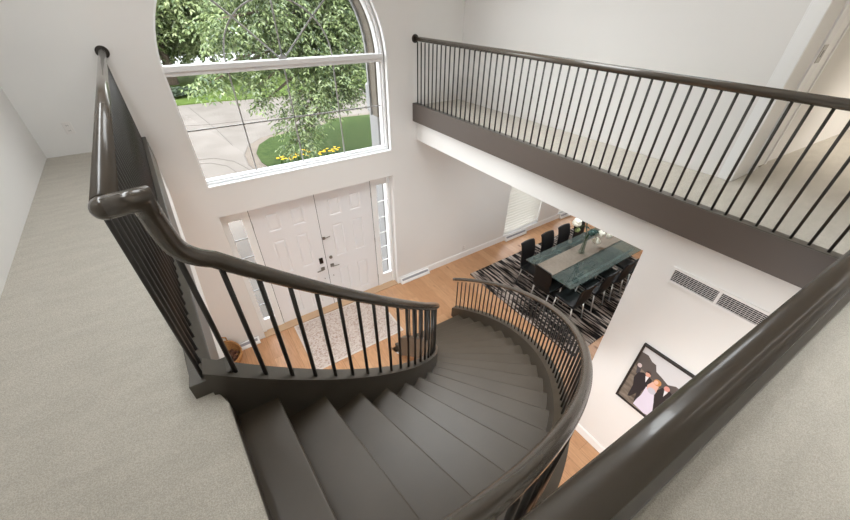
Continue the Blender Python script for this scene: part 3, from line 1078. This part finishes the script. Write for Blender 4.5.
tb = thing('dining_table', 'glass dining table with grey wooden centre panel and black base', 'table', (5.99, 2.985, 0.022))
TX = 1.15
MB().box(-TX, TX, -0.545, -0.10, 0.715, 0.73).build('glass_top', M['tableglass'], tb, bevel=0.003)
MB().box(-TX, TX, 0.29, 0.545, 0.715, 0.73).build('glass_top', M['tableglass'], tb, bevel=0.003)
MB().box(-TX - 0.005, TX + 0.005, -0.10, 0.29, 0.68, 0.742).build('centre_panel', M['tablewood'], tb, bevel=0.004)
for s in (-1, 1):
    MB().box(s * 0.72 - 0.09, s * 0.72 + 0.09, -0.28, 0.40, 0.0, 0.68).build('pedestal', M['tablebase'], tb, bevel=0.006)
MB().box(-0.65, 0.65, 0.06, 0.13, 0.16, 0.26).build('stretcher', M['tablebase'], tb)
for s in (-1, 1):
    MB().box(-1.05, 1.05, (0.42 if s > 0 else -0.42) - 0.02, (0.42 if s > 0 else -0.42) + 0.02, 0.69, 0.714).build('support_rail', M['chrome'], tb)


def make_chair(label):
    t = thing('dining_chair', label, 'chair', (0, 0, 0.022), 0, 'black dining chairs around the glass table')
    # faces +y
    mb = MB()
    nx, ny = 6, 6
    def sz(u, w): return 0.455 - 0.012 * math.cos(u * PI / 2) + (0.012 * w)
    v = []
    for lv in (0, 1):
        for i in range(ny + 1):
            for q in range(nx + 1):
                u, w = q / nx * 2 - 1, i / ny * 2 - 1
                v.append((u * 0.20, w * 0.21, sz(u, w) - lv * 0.05))
    f = []
    st = (nx + 1) * (ny + 1)
    for i in range(ny):
        for q in range(nx):
            a = i * (nx + 1) + q
            f.append((a, a + 1, a + nx + 2, a + nx + 1))
            f.append((st + a, st + a + nx + 1, st + a + nx + 2, st + a + 1))
    for q in range(nx):
        f.append((q, st + q, st + q + 1, q + 1))
        a = ny * (nx + 1) + q
        f.append((a, a + 1, st + a + 1, st + a))
    for i in range(ny):
        a = i * (nx + 1)
        f.append((a, a + nx + 1, st + a + nx + 1, st + a))
        a += nx
        f.append((a, st + a, st + a + nx + 1, a + nx + 1))
    mb.add(v, f, True)
    mb.build('seat', M['leather'], t, bevel=0.012)
    mb = MB()
    prof = [(-0.20, 0.43), (-0.222, 0.52), (-0.228, 0.62), (-0.235, 0.72), (-0.25, 0.80), (-0.275, 0.89), (-0.305, 0.96)]
    v = []
    for lv in (0, 1):
        for (y, z) in prof:
            for q in range(nx + 1):
                u = q / nx * 2 - 1
                wd = 0.19 - 0.012 * abs(z - 0.7)
                v.append((u * wd, y + 0.014 * (u * u) - lv * 0.034, z - (0.012 * u * u if z > 0.93 else 0)))
    k = len(prof)
    st = (nx + 1) * k
    f = []
    for i in range(k - 1):
        for q in range(nx):
            a = i * (nx + 1) + q
            f.append((a, a + nx + 1, a + nx + 2, a + 1))
            f.append((st + a, st + a + 1, st + a + nx + 2, st + a + nx + 1))
    for q in range(nx):
        f.append((q, q + 1, st + q + 1, st + q))
        a = (k - 1) * (nx + 1) + q
        f.append((a, st + a, st + a + 1, a + 1))
    for i in range(k - 1):
        a = i * (nx + 1)
        f.append((a, st + a, st + a + nx + 1, a + nx + 1))
        a += nx
        f.append((a, a + nx + 1, st + a + nx + 1, st + a))
    mb.add(v, f, True)
    mb.build('backrest', M['leather'], t, bevel=0.008)
    for sx in (-1, 1):
        MB().tube([(sx * 0.175, 0.18, 0.41), (sx * 0.185, 0.205, 0.0)], [0.014, 0.011], 10).build('leg', M['chrome'], t)
        MB().tube([(sx * 0.175, -0.17, 0.42), (sx * 0.185, -0.235, 0.0)], [0.014, 0.011], 10).build('leg', M['chrome'], t)
    MB().box(-0.175, 0.175, -0.19, -0.165, 0.385, 0.405).box(-0.175, 0.175, 0.165, 0.19, 0.385, 0.405).box(-0.185, -0.165, -0.18, 0.18, 0.385, 0.405).box(0.165, 0.185, -0.18, 0.18, 0.385, 0.405).build('seat_frame', M['chrome'], t)
    return t

spots = [(5.10, 3.46, PI, 'black dining chair on the window side of the glass table, first from the near end'),
         (5.70, 3.46, PI, 'black dining chair on the window side of the glass table, second from the near end'),
         (6.24, 3.46, PI, 'black dining chair on the window side of the glass table, third from the near end'),
         (6.78, 3.46, PI, 'black dining chair behind the white flowers, fourth along the window side'),
         (4.94, 2.965, -PI / 2, 'black dining chair at the near short end of the glass table'),
         (4.985, 2.47, 0, 'black dining chair on the picture wall side of the table, first from the near end'),
         (5.65, 2.47, 0, 'black dining chair on the picture wall side of the table, second from the near end'),
         (6.26, 2.47, 0, 'black dining chair on the picture wall side of the table, third from the near end'),
         (6.85, 2.47, 0, 'black dining chair partly hidden by the white wall edge, fourth from the near end')]
proto = make_chair(spots[0][3])
for i, (x, y, r, lab) in enumerate(spots):
    c = proto if i == 0 else copy_tree(proto)
    c.location = (x, y, 0.022)
    c.rotation_euler = (0, 0, r)
    c['label'] = lab

TZ = 0.764
vs = thing('glass_vase', 'tall clear glass vase standing on the grey table centre', 'vase', (5.97, 3.06, TZ))
MB().lathe([(0.001, 0.012), (0.045, 0.012), (0.04, 0.1), (0.035, 0.22), (0.05, 0.38), (0.053, 0.38), (0.039, 0.22), (0.045, 0.1), (0.07, 0.006), (0.07, 0.0), (0.001, 0.0)], n=20).build('vase_body', M['vaseglass'], vs)

def flower(label, tip, r, m, bend):
    t = thing('flower_stem', label, 'flower', (5.97, 3.06, TZ + 0.03), 0, 'flowers in the glass vase')
    b = Vector((5.97, 3.06, TZ + 0.03))
    tv = Vector(tip) - b
    pts = [(0, 0, 0), (tv.x * 0.06, tv.y * 0.06, 0.36), tuple(Vector((tv.x * 0.45, tv.y * 0.45, max(0.45, tv.z) + bend))), tuple(tv)]
    MB().tube([tuple(p) for p in smooth_path(pts, 5)], 0.005, 6).build('stem', M['stem'], t)
    mb = MB()
    rnd = random.Random(int(tip[0] * 1000))
    for i in range(14):
        d = Vector((rnd.uniform(-1, 1), rnd.uniform(-1, 1), rnd.uniform(-0.8, 1))).normalized() * r * 0.55
        mb.ball(tuple(tv + d), r * 0.55, 8, 6)
    mb.ball(tuple(tv), r * 0.75, 10, 7)
    mb.build('bloom', m, t)
    mb = MB()
    mid = Vector(pts[2])
    for s in (-1, 1):
        e = mid + Vector((0.05 * s, -0.10, -0.07))
        mb.add([tuple(mid), tuple((mid + e) / 2 + Vector((0.025, 0.0, 0.01))), tuple(e), tuple((mid + e) / 2 - Vector((0.025, 0, -0.01)))], [(0, 1, 2, 3)])
    mb.build('leaf', M['leafdark'], t)
flower('full white bloom drooping nearest to the table edge', (6.09, 2.90, 1.09), 0.075, M['petal'], 0.10)
flower('white bloom just behind the lowest drooping bloom', (6.135, 2.88, 1.25), 0.072, M['petal'], 0.06)
flower('white bloom half hidden under the wall header', (6.54, 2.90, 1.06), 0.06, M['petal'], 0.12)
flower('tall white bloom leaning over the back chairs', (5.60, 3.13, 1.56), 0.085, M['petal'], 0.0)
flower('pale green bud hanging under the tall white bloom', (5.63, 3.10, 1.40), 0.05, M['bud'], 0.05)
flower('dark green rounded leaf cluster between the white blooms', (5.86, 2.93, 1.35), 0.07, M['leafdark'], 0.02)

# ================================================================ OUTSIDE
G = -0.15
struct('ground', MB().box(-30, 50, WY + 0.31, 27, G - 0.3, G), M['concrete'], 'pale concrete driveway in front of the house')
mb = MB()
mb.prism([(-30, 26.6), (2.1, 26.6), (4.4, 26.2), (11.7, 26.0), (50, 25.5), (50, 45), (-30, 45)], G, G + 0.06)
tag(mb.build('lawn', M['lawn']), 'sunny green lawn across the driveway', None, None, 'structure')
struct('street', MB().box(-40, 70, 45, 56, G - 0.1, G + 0.03), M['asphalt'], 'pale street beyond the lawn')
struct('far_field', MB().box(-40, 80, 56, 90, G - 0.1, G + 0.04), M['hedge'], 'green ground beyond the street')
isl = [(2.6, 12.2), (2.25, 13.2), (2.06, 14.4), (2.12, 15.5), (2.45, 16.5), (3.1, 17.3), (4.0, 17.65), (5.1, 17.85), (5.9, 18.05), (6.25, 18.35), (6.35, 18.9), (7.4, 18.85), (9.0, 18.65), (13, 18.0), (18, 15), (18, 9), (6, 9.0), (3.6, 10.4)]
mb = MB().prism([(x, y) for x, y in isl][::-1][::-1], G, G + 0.05)
tag(mb.build('lawn_island', M['island']), 'green grass island curving into the driveway', None, None, 'structure')
ct = Vector((7, 14, 0))
out_ = []
for x, y in isl:
    d = Vector((x, y, 0)) - ct
    out_.append((x + d.x / d.length * 0.45, y + d.y / d.length * 0.45))
struct('kerb', MB().prism(out_, G, G + 0.012), M['kerb'], 'concrete kerb band around the grass island')
mb = MB()
for pts in ([(x + (Vector((x, y, 0)) - ct).normalized().x * 0.47, y + (Vector((x, y, 0)) - ct).normalized().y * 0.47) for x, y in isl[:11]],
            [(-4, 23.0), (1.2, 21.2), (9, 20.6)], [(0.6, 26), (1.3, 20), (1.5, 17.2)], [(5.9, 26), (6.1, 20.8)],
            [(-0.3, 15.6), (0.4, 15.4), (0.9, 14.7), (1.1, 13.8), (1.1, 12.8)], [(-0.3, 16.1), (0.6, 15.9), (1.2, 15.1), (1.5, 14.0), (1.5, 12.8)]):
    for (xa, ya), (xb, yb) in zip(pts[:-1], pts[1:]):
        d = Vector((yb - ya, xa - xb, 0)).normalized() * 0.013
        mb.prism([(xa - d.x, ya - d.y), (xb - d.x, yb - d.y), (xb + d.x, yb + d.y), (xa + d.x, ya + d.y)][::-1], G + 0.001, G + 0.014)
struct('pavement_joints', mb, M['joint'], 'dark joint lines scored in the driveway concrete')

# porch arch outside the window
mb = MB()
AR, AC, AZ = 1.355, 1.30, 4.22
def band(mb, r0, r1, y0, y1, zlow):
    n = 30
    P = [(AC + r0, zlow)] + [(AC + r0 * math.cos(PI * i / n), AZ + r0 * math.sin(PI * i / n)) for i in range(n + 1)]
    Q = [(AC + r1, zlow)] + [(AC + r1 * math.cos(PI * i / n), AZ + r1 * math.sin(PI * i / n)) for i in range(n + 1)]
    for i in range(len(P) - 1):
        mb.prism_y([P[i], P[i + 1], Q[i + 1], Q[i]], y0, y1)
band(mb, AR, AR + 0.07, 5.56, 5.61, 3.36)
pa = struct('column_arch', mb, M['porch'], 'white arched porch trim outside the window')
mb = MB()
band(mb, AR + 0.03, AR + 0.2, 5.375, 5.56, 3.36)
struct('column_reveal', mb, M['tan'], 'tan porch arch reveal outside the window')
mb = MB().box(2.73, 3.05, 5.5, 5.85, 3.40, 3.78).prism_y([(2.73, 3.78), (3.05, 3.78), (3.05, 3.86), (2.83, 3.86)], 5.5, 5.85)
mb.prism_y([(2.75, 3.36), (2.73, 3.40), (3.05, 3.40), (3.05, 3.36)], 5.5, 5.85)
mb.box(2.755, 3.05, 5.53, 5.82, G, 3.36)
struct('column', mb, M['porch'], 'white porch column with square capital outside the window')


def leaf_spray(mb, c, dirv, ln, nleaf, lw, ll, rnd, droop=0.6):
    """a twig with leaflets in pairs"""
    p = Vector(c)
    d = Vector(dirv).normalized()
    for i in range(nleaf):
        t = i / nleaf
        q = p + d * ln * t + Vector((0, 0, -droop * ln * t * t))
        for s in (-1, 1):
            sd = d.cross(Vector((0, 0, 1)))
            if sd.length < 0.01:
                sd = Vector((1, 0, 0))
            sd.normalize()
            e = (sd * s * 0.75 + d * 0.6 + Vector((rnd.uniform(-.3, .3), rnd.uniform(-.3, .3), -droop * 0.9 + rnd.uniform(-.35, .3)))).normalized()
            w = e.cross(Vector((rnd.uniform(-1, 1), rnd.uniform(-1, 1), 1.2))).normalized()
            L = ll * rnd.uniform(0.7, 1.25)
            W = lw * rnd.uniform(0.8, 1.2)
            nn = w.cross(e) * (W * 0.25)
            a, b2 = q, q + e * L
            m1 = q + e * L * 0.45
            mb.add([tuple(a), tuple(m1 + w * W / 2 + nn), tuple(b2), tuple(m1 - w * W / 2 + nn)], [(0, 1, 2), (0, 2, 3)])


def tree(label, base, trunk_h, trunk_r, blobs, m, lw, ll, per, seed, limbs=True):
    rnd = random.Random(seed)
    t = thing('tree', label, 'tree', base, 0, 'trees outside the arched window')
    b = Vector(base)
    mb = MB()
    mb.tube([(0, 0, 0), (trunk_r * 0.3, 0, trunk_h * 0.5), (0, trunk_r * 0.4, trunk_h)], [trunk_r * 1.25, trunk_r, trunk_r * 0.8], 12)
    mb.build('trunk', M['bark'], t)
    if limbs:
        mb = MB()
        for (c, r) in blobs:
            e = Vector(c) - b
            s = Vector((0, 0, trunk_h * 0.96))
            mid = (s + e) / 2 + Vector((0, 0, 0.5))
            mb.tube([tuple(p) for p in smooth_path([tuple(s), tuple(mid), tuple(e)], 4)], [0.07] * 4 + [0.04] * 4 + [0.015], 6)
        mb.build('branches', M['bark'], t)
    mb = MB()
    for (c, r) in blobs:
        cv = Vector(c) - b
        num = max(4, int(per * r * r))
        for i in range(num):
            d = Vector((rnd.gauss(0, 1), rnd.gauss(0, 1), rnd.gauss(0, 1))).normalized()
            p = cv + Vector((d.x, d.y, d.z * 0.8)) * r * (rnd.random() ** 0.45)
            dd = Vector((d.x + rnd.uniform(-.5, .5), d.y + rnd.uniform(-.5, .5), rnd.uniform(-0.5, 0.25)))
            leaf_spray(mb, p, dd, ll * 3.2, 5, lw, ll, rnd)
    mb.build('foliage', m, t)
    return t


near_blobs = NEAR_BLOBS = [
    ((4.9, 12.5, 4.9), 1.1), ((4.3, 12.6, 4.2), 1.0), ((5.3, 12.8, 3.9), 1.0), ((3.1, 12.2, 4.9), 0.9), ((2.6, 12.0, 4.4), 0.75),
    ((1.75, 11.8, 4.25), 0.55), ((1.5, 11.6, 4.5), 0.35), ((4.2, 12.4, 3.2), 0.95), ((4.9, 12.6, 2.9), 0.9), ((5.3, 12.6, 2.6), 0.6), ((3.6, 12.3, 3.9), 0.8),
    ((3.7, 12.2, 2.35), 0.75), ((3.1, 12.1, 1.75), 0.5), ((2.85, 12.0, 1.05), 0.32), ((3.35, 12.1, 1.3), 0.35),
    ((0.95, 11.6, 3.15), 0.35), ((2.55, 12.0, 3.5), 0.6), ((2.2, 11.9, 2.95), 0.4), ((2.35, 11.9, 2.55), 0.3), ((5.6, 12.8, 4.7), 0.9), ((6.3, 13.0, 5.3), 1.0), ((3.9, 12.6, 5.6), 1.1), ((1.3, 11.7, 3.45), 0.3), ((5.2, 13.0, 5.8), 1.2), ((2.4, 12.2, 5.6), 0.9), ((4.6, 12.9, 2.2), 0.5)]
tree('near leafy tree with drooping green branches in front of the window', (8.6, 14.5, G), 4.6, 0.2, near_blobs, M['leaf_near'], 0.06, 0.15, 230, 3)
fr = random.Random(5)
def far_tree(label, x, y, R, zc, seed):
    blobs = []
    r_ = random.Random(seed)
    for i in range(26):
        d = Vector((r_.gauss(0, 1), r_.gauss(0, 1), r_.gauss(0, 1))).normalized()
        blobs.append(((x + d.x * R * 0.72, y + d.y * R * 0.6, zc + d.z * R * 0.62), R * 0.42))
    tree(label, (x, y, G), zc - R * 0.4, 0.28, blobs, M['leaf_far'], 0.17, 0.30, 52, seed, limbs=False)
far_tree('broad green tree across the driveway at the left edge of the window', 0.4, 34, 5.4, 5.4, 11)
far_tree('green tree across the lawn behind the drooping branches', 8.6, 36, 5.5, 6.3, 12)
far_tree('green tree far across the lawn at the right edge of the window', 16.5, 34, 5.5, 6.0, 13)
far_tree('tall tree beyond the street showing between the nearer crowns', 5.0, 66, 9.0, 9.5, 14)
far_tree('wide tree beyond the street at the right', 25.0, 66, 9.5, 9.5, 15)
far_tree('wide tree beyond the street at the far left', -15.0, 66, 9.0, 9.0, 16)
# low shrub at the lawn's left edge, leaf colour darkened for the shade
mb = MB()
rnd = random.Random(21)
sh = thing('low_shrub', 'low shrub coloured dark for the shade at the edge of the sunny lawn', 'shrub', (-0.1, 29.3, G))
for i in range(260):
    a, r = rnd.uniform(0, 2 * PI), math.sqrt(rnd.random())
    leaf_spray(mb, (1.6 * r * math.cos(a), 0.9 * r * math.sin(a), 0.15 + 0.5 * rnd.random() * (1 - r * 0.6)), (math.cos(a), math.sin(a), 0.3), 0.5, 4, 0.1, 0.2, rnd, 0.3)
mb.build('foliage', plain('shade_shrub_leaf', srgb(46, 58, 40), 0.8), sh)
MB().cyl((0, 0, 0), (0, 0, 0.35), 0.05, n=8).build('stem', M['bark'], sh)

# yellow lilies in the bed
def lily():
    t = thing('lily_plant', 'yellow flowering lily in the row along the grass island', 'flower', (0, 0, G + 0.05), 0, 'yellow lilies along the grass island')
    rnd = random.Random(2)
    mb = MB()
    for i in range(12):
        a = rnd.uniform(0, 2 * PI)
        d = Vector((math.cos(a), math.sin(a), 0))
        w = Vector((-d.y, d.x, 0)) * 0.014
        p = [Vector((0, 0, 0)), d * 0.08 + Vector((0, 0, 0.2)), d * 0.2 + Vector((0, 0, 0.24))]
        mb.add([tuple(p[0] - w), tuple(p[0] + w), tuple(p[1] + w), tuple(p[1] - w), tuple(p[2])], [(0, 1, 2, 3), (3, 2, 4)])
    mb.build('leaves', M['leaf_bed'], t)
    for i in range(5):
        a = rnd.uniform(0, 2 * PI)
        c = Vector((0.13 * math.cos(a), 0.13 * math.sin(a), 0.28 + 0.10 * rnd.random()))
        st_ = MB().tube([(0, 0, 0), tuple(c * 0.6), tuple(c)], 0.006, 5).build('stem', M['stem'], t)
        mb = MB()
        for q in range(6):
            b = 2 * PI * q / 6
            o = Vector((math.cos(b), math.sin(b), 0))
            w = Vector((-o.y, o.x, 0)) * 0.022
            mb.add([tuple(c), tuple(c + o * 0.045 + w + Vector((0, 0, 0.03))), tuple(c + o * 0.085 + Vector((0, 0, 0.02))), tuple(c + o * 0.045 - w + Vector((0, 0, 0.03)))], [(0, 1, 2, 3)])
        mb.build('bloom', M['yellow'], t)
    return t
pl = lily()
for i, (x, y) in enumerate([(2.72, 14.15), (2.95, 14.05), (3.1, 14.5), (3.28, 14.45), (3.62, 14.7), (3.80, 14.45), (4.02, 14.05), (4.34, 14.2), (4.79, 14.25), (3.45, 14.2), (2.6, 14.4), (4.55, 14.1)]):
    c = pl if i == 0 else copy_tree(pl)
    c.location = (x + 0.05, y - 0.75, G + 0.05)
    c.scale = (0.8, 0.8, 0.8)
    c.rotation_euler = (0, 0, i * 1.3)

# ================================================================ LIGHT
w = bpy.data.worlds.new('sky')
scene.world = w
w.use_nodes = True
nt = w.node_tree
nt.nodes.clear()
wo = nt.nodes.new('ShaderNodeOutputWorld')
bg = nt.nodes.new('ShaderNodeBackground')
tc = nt.nodes.new('ShaderNodeTexCoord')
sx = nt.nodes.new('ShaderNodeSeparateXYZ')
rp = ramp(nt, [(0.0, (0.85, 0.88, 0.9, 1)), (0.25, (1, 1, 1, 1)), (1.0, (0.80, 0.88, 1.0, 1))])
nt.links.new(tc.outputs['Generated'], sx.inputs[0])
nt.links.new(sx.outputs['Z'], rp.inputs['Fac'])
nt.links.new(rp.outputs['Color'], bg.inputs['Color'])
bg.inputs['Strength'].default_value = 5.0
nt.links.new(bg.outputs[0], wo.inputs[0])


def area(name, loc, size, power, rot=(0, 0, 0), c=(1, 0.97, 0.93), sy=None, spread=None):
    l = bpy.data.lights.new(name, 'AREA')
    l.energy = power
    l.color = c
    l.size = size
    if sy:
        l.shape = 'RECTANGLE'
        l.size_y = sy
    else:
        l.shape = 'DISK'
    if spread: l.spread = spread
    o = bpy.data.objects.new(name, l)
    o.location = loc
    o.rotation_euler = rot
    col.objects.link(o)
    return o


sun = bpy.data.lights.new('sun', 'SUN')
sun.energy = 5.5
sun.angle = rad(8)
so = bpy.data.objects.new('sun', sun)
so.rotation_euler = (rad(38), 0, rad(-35))
col.objects.link(so)

W_ = (0.94, 0.98, 1.0)
area('foyer_fill', (2.0, 2.4, CEIL - 0.03), 1.6, 36, sy=1.4, c=W_, spread=rad(92))  # added fill for the lower floor and stairs, no fixture there
area('foyer_wall_fill', (1.2, 2.6, CEIL - 0.03), 1.6, 34, sy=1.4, c=W_)  # broad added fill that lifts the walls; stands for no lamp
area('right_wall_fill', (-2.5, 0.2, 2.0), 2.2, 92, rot=(0, rad(-90), 0), sy=1.8, c=W_, spread=rad(135))  # invented side light to brighten the right wall; there is no window
area('landing_fill', (2.6, -1.4, CEIL - 0.03), 1.8, 26, sy=0.8, c=W_, spread=rad(84))  # unseen fill added to light the carpet on the right of the landing
area('rail_streak_fill', (1.7, -0.75, CEIL - 0.03), 4.2, 5, sy=0.10, c=(1, 0.93, 0.84))  # added strip that draws a long highlight along the near handrail
area('rail_streak_fill', (1.7, -2.0, CEIL - 0.03), 4.2, 5, sy=0.10, c=(1, 0.93, 0.84))  # second added strip for the handrail highlights
area('corridor_fill', (-0.45, 2.2, CEIL - 0.03), 0.3, 23, sy=3.0, c=W_, spread=rad(160))  # added fill for the left corridor carpet and wall
area('bridge_fill', (3.62, 2.2, CEIL - 0.03), 0.3, 12, sy=3.6, c=W_, spread=rad(95))  # fill added above the bridge to lift its carpet and wall
for x, y, p in [(5.0, 2.8, 26), (7.2, 2.8, 26)]:
    area('dining_fill', (x, y, LOWCEIL - 0.03), 0.3, p, c=W_)  # unseen fill added to light the dining room
area('bedroom_fill', (6.6, -0.7, CEIL - 0.05), 0.5, 42, c=(1, 0.94, 0.86), spread=rad(96))  # added fill for the room past the bridge doorway
area('foyer_low_fill', (-1.4, 3.4, UP - 0.36), 0.25, 6, c=W_)  # small added fill below the left corridor, no lamp known there
pt = area('window_portal', (1.37, WY + 0.32, 4.2), 2.8, 1, rot=(rad(90), 0, 0), sy=2.8)
pt.data.cycles.is_portal = True

# ================================================================ CAMERA
cam = bpy.data.cameras.new('camera')
co = bpy.data.objects.new('camera', cam)
col.objects.link(co)
Rm = ((0.83098601, -0.55621671, 0.00923217), (-0.32313639, -0.49614072, -0.80587049), (0.45281909, 0.66668385, -0.59201986))
mat = Matrix(((Rm[0][0], -Rm[1][0], -Rm[2][0], 0), (Rm[0][1], -Rm[1][1], -Rm[2][1], 0), (Rm[0][2], -Rm[1][2], -Rm[2][2], EYE), (0, 0, 0, 1)))
co.matrix_world = mat
cam.sensor_fit = 'HORIZONTAL'
cam.sensor_width = 36.0
cam.lens = 347.4078 / 850 * 36.0
cam.clip_start = 0.02
cam.clip_end = 400
scene.camera = co

scene.view_settings.view_transform = 'Standard'
scene.view_settings.look = 'None'
scene.view_settings.gamma = 1.0
scene.view_settings.exposure = 0.40
scene.view_settings.use_curve_mapping = False
scene.cycles.use_denoising = True
scene.cycles.max_bounces = 10
scene.cycles.diffuse_bounces = 5
scene.cycles.transparent_max_bounces = 24
scene.cycles.sample_clamp_indirect = 8.0
scene.cycles.caustics_reflective = False
scene.cycles.caustics_refractive = False
